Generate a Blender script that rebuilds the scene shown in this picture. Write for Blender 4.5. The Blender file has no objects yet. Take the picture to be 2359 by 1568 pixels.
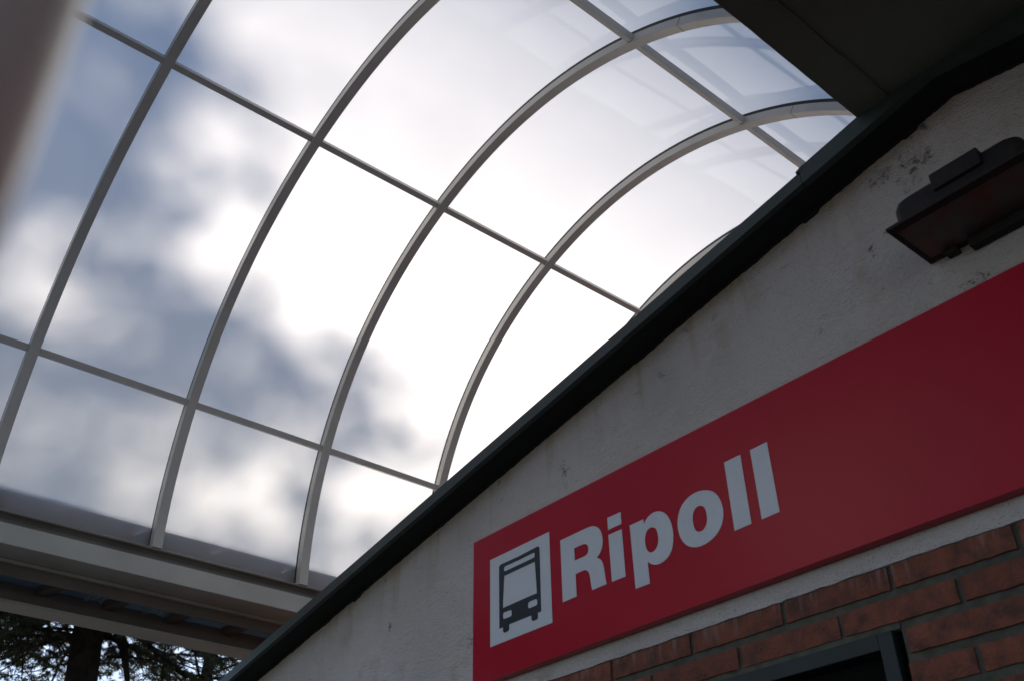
import bpy, bmesh, math, random
import numpy as np
from mathutils import Vector, Matrix, noise
R = math.radians
scene = bpy.context.scene
col = scene.collection

# ------------------------------------------------------------------ frame of reference
# h = distance to the left along the gable wall, n = distance towards the wall, z = height above the lens
CH = 1.5
def P(h, n, z): return Vector((-h, n, z + CH))
Zc = Vector((-0.01407837, -0.82367153, 0.56689241))
Hc = Vector((-0.64156596, 0.44229894, 0.62670947))
Nc = Vector((0.76693866, 0.35487582, 0.53466647))

# ------------------------------------------------------------------ camera
cd = bpy.data.cameras.new('camera')
cam = bpy.data.objects.new('camera', cd); col.objects.link(cam)
right = Vector((-Hc[0], Nc[0], Zc[0])); up = -Vector((-Hc[1], Nc[1], Zc[1])); back = -Vector((-Hc[2], Nc[2], Zc[2]))
m = Matrix((right, up, back)).transposed().to_4x4(); m.translation = Vector((0, 0, CH))
cam.matrix_world = m
cd.sensor_width = 36; cd.lens = 34.965; cd.clip_start = 0.02; cd.clip_end = 3000
cd.dof.use_dof = True; cd.dof.focus_distance = 3.7; cd.dof.aperture_fstop = 5.6
scene.camera = cam

# ------------------------------------------------------------------ light
SUN_EL = R(36.0); s_h, s_n = 1.0, 0.365
SD = Vector((-s_h, s_n, 0)).normalized() * math.cos(SUN_EL) + Vector((0, 0, math.sin(SUN_EL)))
w = bpy.data.worlds.new('World'); scene.world = w; w.use_nodes = True
nt = w.node_tree; bg = nt.nodes['Background']
sky = nt.nodes.new('ShaderNodeTexSky'); sky.sky_type = 'NISHITA'; sky.sun_disc = False
sky.sun_elevation = SUN_EL; sky.sun_rotation = math.atan2(SD.x, SD.y)
sky.altitude = 700; sky.air_density = 1.0; sky.dust_density = 0.6; sky.ozone_density = 1.5
nt.links.new(sky.outputs[0], bg.inputs[0]); bg.inputs[1].default_value = 0.135
sl = bpy.data.lights.new('sun', 'SUN'); sl.energy = 5.0; sl.angle = R(1.1); sl.color = (1.0, 0.925, 0.79)
so = bpy.data.objects.new('sun', sl); col.objects.link(so); so.location = (-30, 12, 30)
so.rotation_euler = SD.to_track_quat('Z', 'Y').to_euler()
scene.view_settings.view_transform = 'Standard'; scene.view_settings.look = 'None'
scene.view_settings.exposure = 0.34; scene.view_settings.gamma = 1.0

# ------------------------------------------------------------------ materials
def mat(name):
    m = bpy.data.materials.new(name); m.use_nodes = True
    return m, m.node_tree.nodes, m.node_tree.links, m.node_tree.nodes['Principled BSDF']
def paint(name, c, rough=0.45, spec=0.5, vary=0.12, scale=6.0, bump=0.0, bscale=200.0, c2=None, metal=0.0, spots=0.0):
    m, N, L, b = mat(name)
    b.inputs['Roughness'].default_value = rough; b.inputs['Specular IOR Level'].default_value = spec
    b.inputs['Metallic'].default_value = metal
    tc = N.new('ShaderNodeTexCoord')
    nz = N.new('ShaderNodeTexNoise'); nz.inputs['Scale'].default_value = scale; nz.inputs['Detail'].default_value = 6
    L.new(tc.outputs['Object'], nz.inputs['Vector'])
    mx = N.new('ShaderNodeMix'); mx.data_type = 'RGBA'
    c2 = c2 or tuple(v * (1 - vary * 2) for v in c)
    mx.inputs[6].default_value = (*c, 1); mx.inputs[7].default_value = (*c2, 1)
    rp = N.new('ShaderNodeValToRGB'); rp.color_ramp.elements[0].position = .35; rp.color_ramp.elements[1].position = .72
    L.new(nz.outputs['Fac'], rp.inputs[0]); L.new(rp.outputs[0], mx.inputs[0])
    out = mx.outputs[2]
    if spots:
        v = N.new('ShaderNodeTexNoise'); v.inputs['Scale'].default_value = 90; v.inputs['Detail'].default_value = 3
        L.new(tc.outputs['Object'], v.inputs['Vector'])
        r2 = N.new('ShaderNodeValToRGB'); r2.color_ramp.elements[0].position = .66; r2.color_ramp.elements[1].position = .74
        L.new(v.outputs['Fac'], r2.inputs[0])
        m3 = N.new('ShaderNodeMix'); m3.data_type = 'RGBA'; m3.inputs[7].default_value = (c[0]*.3, c[1]*.28, c[2]*.25, 1)
        ml = N.new('ShaderNodeMath'); ml.operation = 'MULTIPLY'; ml.inputs[1].default_value = spots
        L.new(r2.outputs[0], ml.inputs[0]); L.new(ml.outputs[0], m3.inputs[0]); L.new(out, m3.inputs[6]); out = m3.outputs[2]
    L.new(out, b.inputs['Base Color'])
    if bump:
        n2 = N.new('ShaderNodeTexNoise'); n2.inputs['Scale'].default_value = bscale; n2.inputs['Detail'].default_value = 5
        L.new(tc.outputs['Object'], n2.inputs['Vector'])
        bp = N.new('ShaderNodeBump'); bp.inputs['Strength'].default_value = bump; bp.inputs['Distance'].default_value = .004
        L.new(n2.outputs['Fac'], bp.inputs['Height']); L.new(bp.outputs[0], b.inputs['Normal'])
    return m

M_rib = paint('grey_rib_paint', (.46, .455, .43), .5, .4, .08, 5, .15, 350, spots=.25)
M_beam = paint('weathered_beam_paint', (.42, .43, .40), .5, .4, .08, 4, .15, 300, spots=.35)
M_roll = paint('shaded_edge_paint', (.20, .19, .165), .5, .4, .12, 4, .15, 300, spots=.3)  # darker than the beam: the roll's shading is put into the colour
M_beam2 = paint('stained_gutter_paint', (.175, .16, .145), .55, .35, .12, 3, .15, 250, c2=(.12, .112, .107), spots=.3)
M_dark = paint('black_rubber', (.012, .013, .014), .6)
M_green = paint('dark_green_paint', (.032, .047, .047), .5, .35, .12, 8, .25, 120)
M_soffit = paint('dark_soffit_board', (.016, .019, .018), .75, .2, .15, 5, .3, 90)
M_frame = paint('door_frame_paint', (.016, .025, .028), .5, .3, .12, 8, .25, 120)
M_slab = paint('dark_porch_ceiling', (.14, .15, .115), .7, .25, .12, 3, .35, 120)
M_black = paint('black_interior', (.006, .006, .006), .9, .1)
M_post = paint('post_paint', (.80, .77, .69), .35, .6, .03, 6, metal=.35)
for k_, v_ in (('Coat Weight', 1.0), ('Coat Roughness', .22), ('Coat IOR', 1.8)): M_post.node_tree.nodes['Principled BSDF'].inputs[k_].default_value = v_
M_ground = paint('pale_asphalt', (.17, .15, .125), .9, .2, .15, 1.5, .4, 60)
M_pave = paint('concrete_paving', (.20, .18, .155), .9, .2, .12, 2, .3, 60)
M_tile = paint('roof_tile', (.24, .10, .06), .85, .2, .2, 4, .4, 30)
M_block = paint('dark_steel_block', (.09, .08, .07), .7)  # dark brown blocks, their own colour
M_web = paint('cobweb_silk', (.75, .78, .8), .6)

def sheet_mat():
    m, N, L, b = mat('frosted_polycarbonate'); N.remove(b); out = N['Material Output']
    tr = N.new('ShaderNodeBsdfTranslucent'); df = N.new('ShaderNodeBsdfDiffuse'); gl = N.new('ShaderNodeBsdfGlossy')
    tc = N.new('ShaderNodeTexCoord'); nz = N.new('ShaderNodeTexNoise'); nz.inputs['Scale'].default_value = 1.6; nz.inputs['Detail'].default_value = 4
    L.new(tc.outputs['Object'], nz.inputs['Vector'])
    mr = N.new('ShaderNodeMapRange'); mr.inputs[1].default_value = .3; mr.inputs[2].default_value = .7; mr.inputs[3].default_value = .86; mr.inputs[4].default_value = .92
    L.new(nz.outputs['Fac'], mr.inputs[0])
    cc = N.new('ShaderNodeCombineColor')
    for i, k_ in enumerate((1.0, .962, .968)):
        q_ = N.new('ShaderNodeMath'); q_.operation = 'MULTIPLY'; q_.inputs[1].default_value = k_; L.new(mr.outputs[0], q_.inputs[0]); L.new(q_.outputs[0], cc.inputs[i])
    L.new(cc.outputs[0], tr.inputs[0])
    df.inputs[0].default_value = (.35, .35, .36, 1); gl.inputs['Roughness'].default_value = .045; gl.inputs[0].default_value = (1, 1, 1, 1)
    mx = N.new('ShaderNodeMixShader'); mx.inputs[0].default_value = .30
    L.new(tr.outputs[0], mx.inputs[1]); L.new(df.outputs[0], mx.inputs[2])
    fr = N.new('ShaderNodeFresnel'); fr.inputs[0].default_value = 1.5
    ge = N.new('ShaderNodeNewGeometry')
    # the same reflectance on either side of the thin sheet
    dv = N.new('ShaderNodeMix'); dv.data_type = 'FLOAT'; dv.inputs[2].default_value = 1.5; dv.inputs[3].default_value = 1 / 1.5
    f2 = N.new('ShaderNodeLayerWeight'); f2.inputs[0].default_value = .5
    lw = N.new('ShaderNodeMath'); lw.operation = 'POWER'; lw.inputs[1].default_value = 3.2
    L.new(f2.outputs['Facing'], lw.inputs[0])
    ma = N.new('ShaderNodeMath'); ma.operation = 'MULTIPLY_ADD'; ma.inputs[1].default_value = .36; ma.inputs[2].default_value = .04
    L.new(lw.outputs[0], ma.inputs[0])
    for n_ in (fr, ge, dv): N.remove(n_)
    m2 = N.new('ShaderNodeMixShader'); L.new(ma.outputs[0], m2.inputs[0]); L.new(mx.outputs[0], m2.inputs[1]); L.new(gl.outputs[0], m2.inputs[2])
    L.new(m2.outputs[0], out.inputs[0])
    return m
M_sheet = sheet_mat()

# plaster, with the dark specks and grime patches seen on the wall (x = -h, z, in the wall's own coordinates)
SPOTS = [(1525,858,.030,.055),(1300,1090,.03,.08),(1148,1125,.022,.05),(898,1447,.022,.05),(2105,372,.10,.10),(2030,405,.06,.06),(2040,545,.02,.03),(2110,300,.06,.05),
         (2008,575,.02,.05),(1895,765,.02,.03),(1640,735,.04,.02),(1036,1196,.025,.03),(888,1330,.02,.035),(1690,660,.03,.03),(2250,645,.06,.03),(1080,1480,.03,.05),(1580,760,.02,.02)]
def unproj(px, py, n):
    d = Vector((px - 1179.5, py - 784, 2291.186)); v = (d.dot(Hc), d.dot(Nc), d.dot(Zc)); k = n / v[1]
    return v[0] * k, v[2] * k
D = 2.06
KSL = .1935
def plaster_mat():
    m, N, L, b = mat('rough_white_plaster'); b.inputs['Roughness'].default_value = .9; b.inputs['Specular IOR Level'].default_value = .15
    tc = N.new('ShaderNodeTexCoord'); O = tc.outputs['Object']
    def noise_(s, d=6, dist=0.0, vec=None, rough=.5):
        n = N.new('ShaderNodeTexNoise'); n.inputs['Scale'].default_value = s; n.inputs['Detail'].default_value = d
        n.inputs['Distortion'].default_value = dist; n.inputs['Roughness'].default_value = rough; L.new(vec or O, n.inputs['Vector']); return n.outputs['Fac']
    def ramp(v, a, b_, lo=0.0, hi=1.0):
        n = N.new('ShaderNodeMapRange'); n.interpolation_type = 'SMOOTHSTEP'
        for i, x in ((1, a), (2, b_), (3, lo), (4, hi)): n.inputs[i].default_value = x
        L.new(v, n.inputs[0]); return n.outputs[0]
    def mth(op, a, b_=None, c=None):
        n = N.new('ShaderNodeMath'); n.operation = op
        for i, x in enumerate((a, b_, c)):
            if x is None: continue
            if isinstance(x, (int, float)): n.inputs[i].default_value = x
            else: L.new(x, n.inputs[i])
        return n.outputs[0]
    acc = None
    for px, py, rx, rz in SPOTS:
        h, z = unproj(px, py, D)
        mp = N.new('ShaderNodeVectorMath'); mp.operation = 'SUBTRACT'; L.new(O, mp.inputs[0]); mp.inputs[1].default_value = (-h, 0, z + CH)
        sc = N.new('ShaderNodeVectorMath'); sc.operation = 'MULTIPLY'; L.new(mp.outputs[0], sc.inputs[0]); sc.inputs[1].default_value = (1 / rx, 0, 1 / rz)
        ln = N.new('ShaderNodeVectorMath'); ln.operation = 'LENGTH'; L.new(sc.outputs[0], ln.inputs[0])
        g = ramp(ln.outputs['Value'], 0.0, 1.5, 1.0, 0.0)
        acc = g if acc is None else mth('MAXIMUM', acc, g)
    speck = noise_(190, 4, .3, rough=.75)
    blotch = noise_(38, 5, .8, rough=.7)
    near = mth('MULTIPLY', acc, .13)
    s1 = mth('MULTIPLY', ramp(mth('ADD', speck, near), .69, .80), .8)          # fine black specks, gathered in the grimy patches
    s2 = ramp(mth('ADD', blotch, mth('MULTIPLY', acc, .24)), .68, .88)
    s3 = ramp(mth('ADD', noise_(230, 2, .2), mth('MULTIPLY', noise_(2.2, 3), .22)), .74, .85, 0, .5)
    # short dark trowel scratches
    mp = N.new('ShaderNodeMapping'); mp.inputs['Scale'].default_value = (26, 1, 110); mp.inputs['Rotation'].default_value = (0, R(-28), 0); L.new(O, mp.inputs[0])
    sw = noise_(1.0, 3, 1.6, mp.outputs[0]); s4 = ramp(mth('ADD', sw, mth('MULTIPLY', noise_(3.1, 2), .12)), .70, .80, 0, .35)
    tot = mth('MINIMUM', mth('ADD', mth('ADD', s1, mth('MULTIPLY', s2, .8)), mth('ADD', s3, s4)), .92)
    big = ramp(noise_(2.6, 5), .3, .75)
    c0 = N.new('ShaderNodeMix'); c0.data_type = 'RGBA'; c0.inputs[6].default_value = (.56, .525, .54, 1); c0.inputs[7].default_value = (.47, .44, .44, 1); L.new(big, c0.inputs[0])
    # narrow run-off streaks that start at the roof edge, in distance below it
    sx = N.new('ShaderNodeSeparateXYZ'); L.new(O, sx.inputs[0])
    below = mth('SUBTRACT', mth('MULTIPLY_ADD', sx.outputs[0], KSL, CH + 2.1156), sx.outputs[2])
    mpz = N.new('ShaderNodeMapping'); mpz.inputs['Scale'].default_value = (16, 1, 1.6); L.new(O, mpz.inputs[0])
    st = mth('MULTIPLY', ramp(noise_(1.0, 5, .4, mpz.outputs[0]), .50, .72), ramp(below, .0, .30, 1.0, 0.0))
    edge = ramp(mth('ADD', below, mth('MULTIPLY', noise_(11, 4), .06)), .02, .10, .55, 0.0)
    wr = ramp(noise_(5.5, 4), .58, .75, 0, .45)
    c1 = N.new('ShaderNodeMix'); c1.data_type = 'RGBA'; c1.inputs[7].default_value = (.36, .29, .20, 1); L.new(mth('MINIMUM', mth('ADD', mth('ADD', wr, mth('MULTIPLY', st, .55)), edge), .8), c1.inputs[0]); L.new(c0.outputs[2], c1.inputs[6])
    c2 = N.new('ShaderNodeMix'); c2.data_type = 'RGBA'; c2.inputs[7].default_value = (.035, .03, .028, 1); L.new(tot, c2.inputs[0]); L.new(c1.outputs[2], c2.inputs[6])
    L.new(c2.outputs[2], b.inputs['Base Color'])
    mp2 = N.new('ShaderNodeMapping'); mp2.inputs['Scale'].default_value = (30, 1, 75); mp2.inputs['Rotation'].default_value = (0, R(-22), 0); L.new(O, mp2.inputs[0])
    hgt = mth('ADD', mth('MULTIPLY', noise_(1.0, 5, 1.2, mp2.outputs[0]), 1.0), mth('MULTIPLY', noise_(170, 4), .8))
    hgt = mth('ADD', hgt, mth('MULTIPLY', noise_(9, 3), 1.5))
    bp = N.new('ShaderNodeBump'); bp.inputs['Strength'].default_value = 1.0; bp.inputs['Distance'].default_value = .008
    L.new(hgt, bp.inputs['Height']); L.new(bp.outputs[0], b.inputs['Normal'])
    return m
M_plaster = plaster_mat()

def brick_mat():
    m, N, L, b = mat('red_brick'); b.inputs['Roughness'].default_value = .88; b.inputs['Specular IOR Level'].default_value = .2
    tc = N.new('ShaderNodeTexCoord')
    at = N.new('ShaderNodeAttribute'); at.attribute_name = 'tone'
    mx = N.new('ShaderNodeMix'); mx.data_type = 'RGBA'; mx.inputs[6].default_value = (.27, .090, .062, 1); mx.inputs[7].default_value = (.18, .064, .046, 1)
    L.new(at.outputs['Fac'], mx.inputs[0])
    nz = N.new('ShaderNodeTexNoise'); nz.inputs['Scale'].default_value = 26; nz.inputs['Detail'].default_value = 6; L.new(tc.outputs['Object'], nz.inputs['Vector'])
    rp = N.new('ShaderNodeMapRange'); rp.inputs[1].default_value = .40; rp.inputs[2].default_value = .70; rp.inputs[4].default_value = .85; L.new(nz.outputs['Fac'], rp.inputs[0])
    m2 = N.new('ShaderNodeMix'); m2.data_type = 'RGBA'; m2.inputs[7].default_value = (.085, .048, .04, 1); L.new(rp.outputs[0], m2.inputs[0]); L.new(mx.outputs[2], m2.inputs[6])
    # pale lime runs down from the plaster edge on the top course
    mp = N.new('ShaderNodeMapping'); mp.inputs['Scale'].default_value = (60, 1, 7); L.new(tc.outputs['Object'], mp.inputs[0])
    n3 = N.new('ShaderNodeTexNoise'); n3.inputs['Scale'].default_value = 1; n3.inputs['Detail'].default_value = 4; L.new(mp.outputs[0], n3.inputs['Vector'])
    sx = N.new('ShaderNodeSeparateXYZ'); L.new(tc.outputs['Object'], sx.inputs[0])
    hz = N.new('ShaderNodeMapRange'); hz.inputs[1].default_value = CH + .80; hz.inputs[2].default_value = CH + .857; L.new(sx.outputs[2], hz.inputs[0])
    r3 = N.new('ShaderNodeMapRange'); r3.inputs[1].default_value = .52; r3.inputs[2].default_value = .68; r3.inputs[4].default_value = .75; L.new(n3.outputs['Fac'], r3.inputs[0])
    mm = N.new('ShaderNodeMath'); mm.operation = 'MULTIPLY'; L.new(r3.outputs[0], mm.inputs[0]); L.new(hz.outputs[0], mm.inputs[1])
    m3 = N.new('ShaderNodeMix'); m3.data_type = 'RGBA'; m3.inputs[7].default_value = (.27, .20, .19, 1); L.new(mm.outputs[0], m3.inputs[0]); L.new(m2.outputs[2], m3.inputs[6])
    L.new(m3.outputs[2], b.inputs['Base Color'])
    n2 = N.new('ShaderNodeTexNoise'); n2.inputs['Scale'].default_value = 120; n2.inputs['Detail'].default_value = 5; L.new(tc.outputs['Object'], n2.inputs['Vector'])
    bp = N.new('ShaderNodeBump'); bp.inputs['Strength'].default_value = 1.0; bp.inputs['Distance'].default_value = .006; L.new(n2.outputs['Fac'], bp.inputs['Height']); L.new(bp.outputs[0], b.inputs['Normal'])
    return m
M_brick = brick_mat()
M_mortar = paint('grey_mortar', (.11, .11, .093), .95, .1, .2, 30, .8, 90)
M_red = paint('red_sign_vinyl', (.38, .003, .020), .24, .20, .03, 3, .03, 15)
M_white = paint('white_vinyl', (.56, .59, .67), .30, .25, .03, 20, spots=.12)  # white, with the bluish tint of the shade mixed into the colour
M_navy = paint('navy_vinyl', (.010, .013, .024), .26, .4, .05)
M_lamp = paint('dark_lamp_metal', (.013, .014, .019), .65, .25, .2, 14, .3, 160, c2=(.03, .02, .018))
M_bark = paint('rough_bark', (.022, .018, .015), .95, .1, .3, 8, 1.0, 14)
def glass_mat():
    m, N, L, b = mat('dusty_lamp_glass'); tc = N.new('ShaderNodeTexCoord')
    nz = N.new('ShaderNodeTexNoise'); nz.inputs['Scale'].default_value = 14; nz.inputs['Detail'].default_value = 5; L.new(tc.outputs['Object'], nz.inputs['Vector'])
    rp = N.new('ShaderNodeValToRGB'); e = rp.color_ramp.elements
    e[0].position = .35; e[0].color = (.10, .022, .012, 1); e[1].position = .62; e[1].color = (.07, .065, .06, 1)
    L.new(nz.outputs['Fac'], rp.inputs[0]); L.new(rp.outputs[0], b.inputs['Base Color']); b.inputs['Roughness'].default_value = .45
    return m
M_glass = glass_mat()
def blue_mat():
    m, N, L, b = mat('bluish_glazing'); b.inputs['Base Color'].default_value = (.20, .24, .27, 1); b.inputs['Roughness'].default_value = .35
    tc = N.new('ShaderNodeTexCoord'); nz = N.new('ShaderNodeTexNoise'); nz.inputs['Scale'].default_value = 9; L.new(tc.outputs['Object'], nz.inputs['Vector'])
    rp = N.new('ShaderNodeValToRGB'); e = rp.color_ramp.elements; e[0].position = .3; e[0].color = (.18, .24, .29, 1); e[1].position = .7; e[1].color = (.22, .26, .27, 1)
    L.new(nz.outputs['Fac'], rp.inputs[0]); L.new(rp.outputs[0], b.inputs['Base Color'])
    t = N.new('ShaderNodeBsdfTranslucent'); L.new(rp.outputs[0], t.inputs[0]); mx = N.new('ShaderNodeMixShader'); mx.inputs[0].default_value = .5
    L.new(b.outputs[0], mx.inputs[1]); L.new(t.outputs[0], mx.inputs[2]); L.new(mx.outputs[0], N['Material Output'].inputs[0])
    return m
M_blue = blue_mat()
def leaf_mat(name, c, c2):
    m, N, L, b = mat(name); b.inputs['Roughness'].default_value = .5; b.inputs['Specular IOR Level'].default_value = .4
    tc = N.new('ShaderNodeTexCoord'); nz = N.new('ShaderNodeTexNoise'); nz.inputs['Scale'].default_value = 1.7; nz.inputs['Detail'].default_value = 4; L.new(tc.outputs['Object'], nz.inputs['Vector'])
    rp = N.new('ShaderNodeValToRGB'); e = rp.color_ramp.elements; e[0].position = .4; e[0].color = (*c, 1); e[1].position = .62; e[1].color = (*c2, 1)
    L.new(nz.outputs['Fac'], rp.inputs[0]); L.new(rp.outputs[0], b.inputs['Base Color'])
    t = N.new('ShaderNodeBsdfTranslucent'); L.new(rp.outputs[0], t.inputs[0]); mx = N.new('ShaderNodeMixShader'); mx.inputs[0].default_value = .2
    L.new(b.outputs[0], mx.inputs[1]); L.new(t.outputs[0], mx.inputs[2]); L.new(mx.outputs[0], N['Material Output'].inputs[0])
    return m
M_needle = leaf_mat('cedar_needles', (.030, .040, .022), (.045, .055, .028))
M_needle2 = leaf_mat('pine_needles', (.050, .070, .020), (.11, .12, .03))

# ------------------------------------------------------------------ building blocks
def empty(name, loc, label, cat, group=None):
    o = bpy.data.objects.new(name, None); col.objects.link(o); o.location = loc; o['label'] = label; o['category'] = cat
    o.empty_display_size = .2
    if group: o['group'] = group
    return o
def tag(o, label, cat, group=None, kind=None):
    if label: o['label'] = label
    if cat: o['category'] = cat
    if group: o['group'] = group
    if kind: o['kind'] = kind
    return o
def obj(name, verts, faces, m, parent=None, smooth=False, bevel=0.0, mesh=None):
    me = mesh or bpy.data.meshes.new(name)
    if mesh is None:
        me.from_pydata([tuple(v) for v in verts], [], faces)
        me.update()
    if m and not me.materials: me.materials.append(m)
    o = bpy.data.objects.new(name, me); col.objects.link(o)
    if mesh is None:
        bm = bmesh.new(); bm.from_mesh(me); bmesh.ops.recalc_face_normals(bm, faces=bm.faces)
        if bevel: bmesh.ops.bevel(bm, geom=[e for e in bm.edges if len(e.link_faces) == 2 and e.calc_face_angle() > R(30)], offset=bevel, segments=2, profile=.6, affect='EDGES', clamp_overlap=True)
        bm.to_mesh(me); bm.free()
        if smooth: me.polygons.foreach_set('use_smooth', [True] * len(me.polygons))
    if parent:
        o.parent = parent; top = parent
        while top.parent: top = top.parent
        off = Vector(top.location) if not parent.parent else Vector((0, 0, 0))
        if not parent.parent and parent.type == 'EMPTY': o.location = -off
    return o
class MB:
    def __init__(s): s.v = []; s.f = []
    def add(s, vs, fs): k = len(s.v); s.v += [tuple(v) for v in vs]; s.f += [tuple(i + k for i in f) for f in fs]
    def hexa(s, c): s.add(c, [(0,1,2,3),(7,6,5,4),(0,4,5,1),(1,5,6,2),(2,6,7,3),(3,7,4,0)])
    def box(s, h0, h1, n0, n1, z0, z1):
        s.hexa([P(h0,n0,z0),P(h1,n0,z0),P(h1,n1,z0),P(h0,n1,z0),P(h0,n0,z1),P(h1,n0,z1),P(h1,n1,z1),P(h0,n1,z1)])
    def prism(s, poly, n0, n1):           # poly in (h, z)
        k = len(poly); vs = [P(h, n0, z) for h, z in poly] + [P(h, n1, z) for h, z in poly]
        s.add(vs, [tuple(range(k)), tuple(range(2*k-1, k-1, -1))] + [(i, (i+1) % k, k+(i+1) % k, k+i) for i in range(k)])
    def tube(s, pts, rads, k=6):
        pts = [Vector(p) for p in pts]; rings = []
        for i, p in enumerate(pts):
            t = (pts[min(i+1, len(pts)-1)] - pts[max(i-1, 0)]).normalized()
            a = t.cross(Vector((0, 0, 1)) if abs(t.z) < .9 else Vector((1, 0, 0))).normalized(); b = t.cross(a)
            rings.append([p + (a*math.cos(2*math.pi*j/k) + b*math.sin(2*math.pi*j/k)) * rads[i] for j in range(k)])
        s.add([v for r in rings for v in r], [(i*k+j, i*k+(j+1) % k, (i+1)*k+(j+1) % k, (i+1)*k+j) for i in range(len(pts)-1) for j in range(k)] + [tuple(range(k))[::-1], tuple(range((len(pts)-1)*k, len(pts)*k))])
    def obj(s, name, m, parent=None, **kw): return obj(name, s.v, s.f, m, parent, **kw)
def boxo(name, m, parent, a, bevel=0.0):
    b = MB(); b.box(*a); return b.obj(name, m, parent, bevel=bevel)

# ------------------------------------------------------------------ ground
g = obj('ground', [(-1500,-1500,0),(1500,-1500,0),(1500,1500,0),(-1500,1500,0)], [(0,1,2,3)], M_ground); tag(g, None, None, kind='structure')
b = MB(); b.box(5.2, -3.2, -6, 9, -CH + .004, -CH + .13); pv = b.obj('pavement', M_pave, bevel=.01); tag(pv, None, None, kind='structure')

# ------------------------------------------------------------------ the barrel canopy
HC, ZC = 2.665, 2.02            # centre of the half-circle
RI, RO, RS = 1.866, 1.910, 1.932
SP = 0.8                        # rib spacing
canopy = empty('barrel_canopy', P(HC, 0, -CH), 'half-round canopy of frosted white sheets on grey curved ribs above the sign', 'canopy')
NR0, NR1 = -5, 9
def bow(a):
    d = math.degrees(a); return .024*math.exp(-((d-40)/22)**2) - .016*math.exp(-((d-116)/25)**2)
def arc_bar(r0, r1, w, nc, a0, a1, seg):
    b = MB(); vs = []; fs = []
    for i in range(seg+1):
        a = a0 + (a1-a0)*i/seg
        for (r, dn) in ((r0, -w/2), (r1, -w/2), (r1, w/2), (r0, w/2)):
            rb_ = r + bow(a); vs.append(P(HC + rb_*math.cos(a), nc + dn, ZC + rb_*math.sin(a)))
    for i in range(seg):
        for j in range(4): fs.append((4*i+j, 4*i+(j+1) % 4, 4*i+4+(j+1) % 4, 4*i+4+j))
    fs += [(0,1,2,3), (4*seg+3, 4*seg+2, 4*seg+1, 4*seg)]
    b.add(vs, fs); return b
A0, A1 = R(-3.2), R(178)
rib0 = arc_bar(RI, RO, .049, 0, A0, A1, 96).obj('rib', M_rib, canopy, bevel=.002)
gas0 = arc_bar(RO, RO+.018, .046, 0, A0, A1, 96).obj('gasket', M_dark, rib0)
b = MB(); b.add(*(lambda q: (q.v, q.f))(arc_bar(RI-.0006, RO+.0004, .0504, 0, R(123.4), R(123.47), 1)))
jl0 = b.obj('joint_line', M_dark, rib0)
ribs = [(rib0, gas0)]
for i in range(NR0, NR1+1):
    if i == 0: continue
    r = rib0.copy(); g_ = gas0.copy(); col.objects.link(r); col.objects.link(g_)
    r.parent = canopy; g_.parent = r; j_ = jl0.copy(); col.objects.link(j_); j_.parent = r; r.location = Vector(rib0.location) + Vector((0, i*SP + (.018 if i == 5 else 0), 0)); ribs.append((r, g_))
PA = [R(20.3), R(67.1), R(113.9), R(160.7)]
def purlin(a, n0, n1):
    w_, d0, d1 = .0160, RI + .006 + bow(a), RO - .004 + bow(a)
    c, s_ = math.cos(a), math.sin(a); vs = []
    for n in (n0, n1):
        for (r, t) in ((d0, -w_), (d1, -w_), (d1, w_), (d0, w_)):
            vs.append(P(HC + r*c - t*s_, n, ZC + r*s_ + t*c))
    b = MB(); b.add(vs, [(0,1,2,3),(7,6,5,4),(0,4,5,1),(1,5,6,2),(2,6,7,3),(3,7,4,0)]); return b
def sheet(n0, n1):
    b = MB(); seg, nn = 90, 6; vs = []; fs = []
    for i in range(seg+1):
        a = A0 + (A1-A0)*i/seg
        for j in range(nn+1):
            n = n0 + (n1-n0)*j/nn
            r = RS + bow(a) + .0035*math.sin(math.pi*j/nn)*(1 + .5*math.sin(a*7+1))
            vs.append(P(HC + r*math.cos(a), n, ZC + r*math.sin(a)))
    for i in range(seg):
        for j in range(nn): k = i*(nn+1)+j; fs.append((k, k+1, k+nn+2, k+nn+1))
    b.add(vs, fs); return b
sh0 = None; pu0 = []
for i in range(NR0, NR1):
    if sh0 is None:
        sh0 = sheet(i*SP + .002, (i+1)*SP - .002).obj('sheet_panel', M_sheet, canopy, smooth=True); base_i = i
        for a in PA: pu0.append(purlin(a, i*SP+.0246, (i+1)*SP-.0246).obj('purlin', M_rib, canopy, bevel=.0015))
    else:
        for src in [sh0] + pu0:
            c = src.copy(); col.objects.link(c); c.parent = canopy; c.location = Vector(src.location) + Vector((0, (i-base_i)*SP, 0))
NB0, NB1 = NR0*SP - .1, NR1*SP + .1
# rolled edge rail, box beam, lip, gutter wall, outer beam along the far springing
def rail(name, m, prof, parent=canopy, bevel=.002, smooth=False):
    b = MB(); b.prism(prof, NB0, NB1); return b.obj(name, m, parent, bevel=bevel, smooth=smooth)
roll = [(4.60, 1.944), (4.540, 1.917), (4.528, 1.910), (4.529, 1.903), (4.550, 1.896), (4.560, 1.885), (4.557, 1.872), (4.545, 1.861), (4.64, 1.861), (4.64, 1.944)]
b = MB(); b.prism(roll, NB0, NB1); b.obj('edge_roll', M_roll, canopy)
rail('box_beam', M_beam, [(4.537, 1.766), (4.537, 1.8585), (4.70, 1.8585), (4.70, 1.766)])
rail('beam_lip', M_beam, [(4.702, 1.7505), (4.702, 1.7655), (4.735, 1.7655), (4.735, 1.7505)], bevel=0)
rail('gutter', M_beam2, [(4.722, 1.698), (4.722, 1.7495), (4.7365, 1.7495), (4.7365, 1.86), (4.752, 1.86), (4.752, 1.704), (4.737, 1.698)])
rail('outer_beam', M_beam2, [(4.905, 1.655), (4.905, 1.733), (5.02, 1.733), (5.02, 1.655)])
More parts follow.
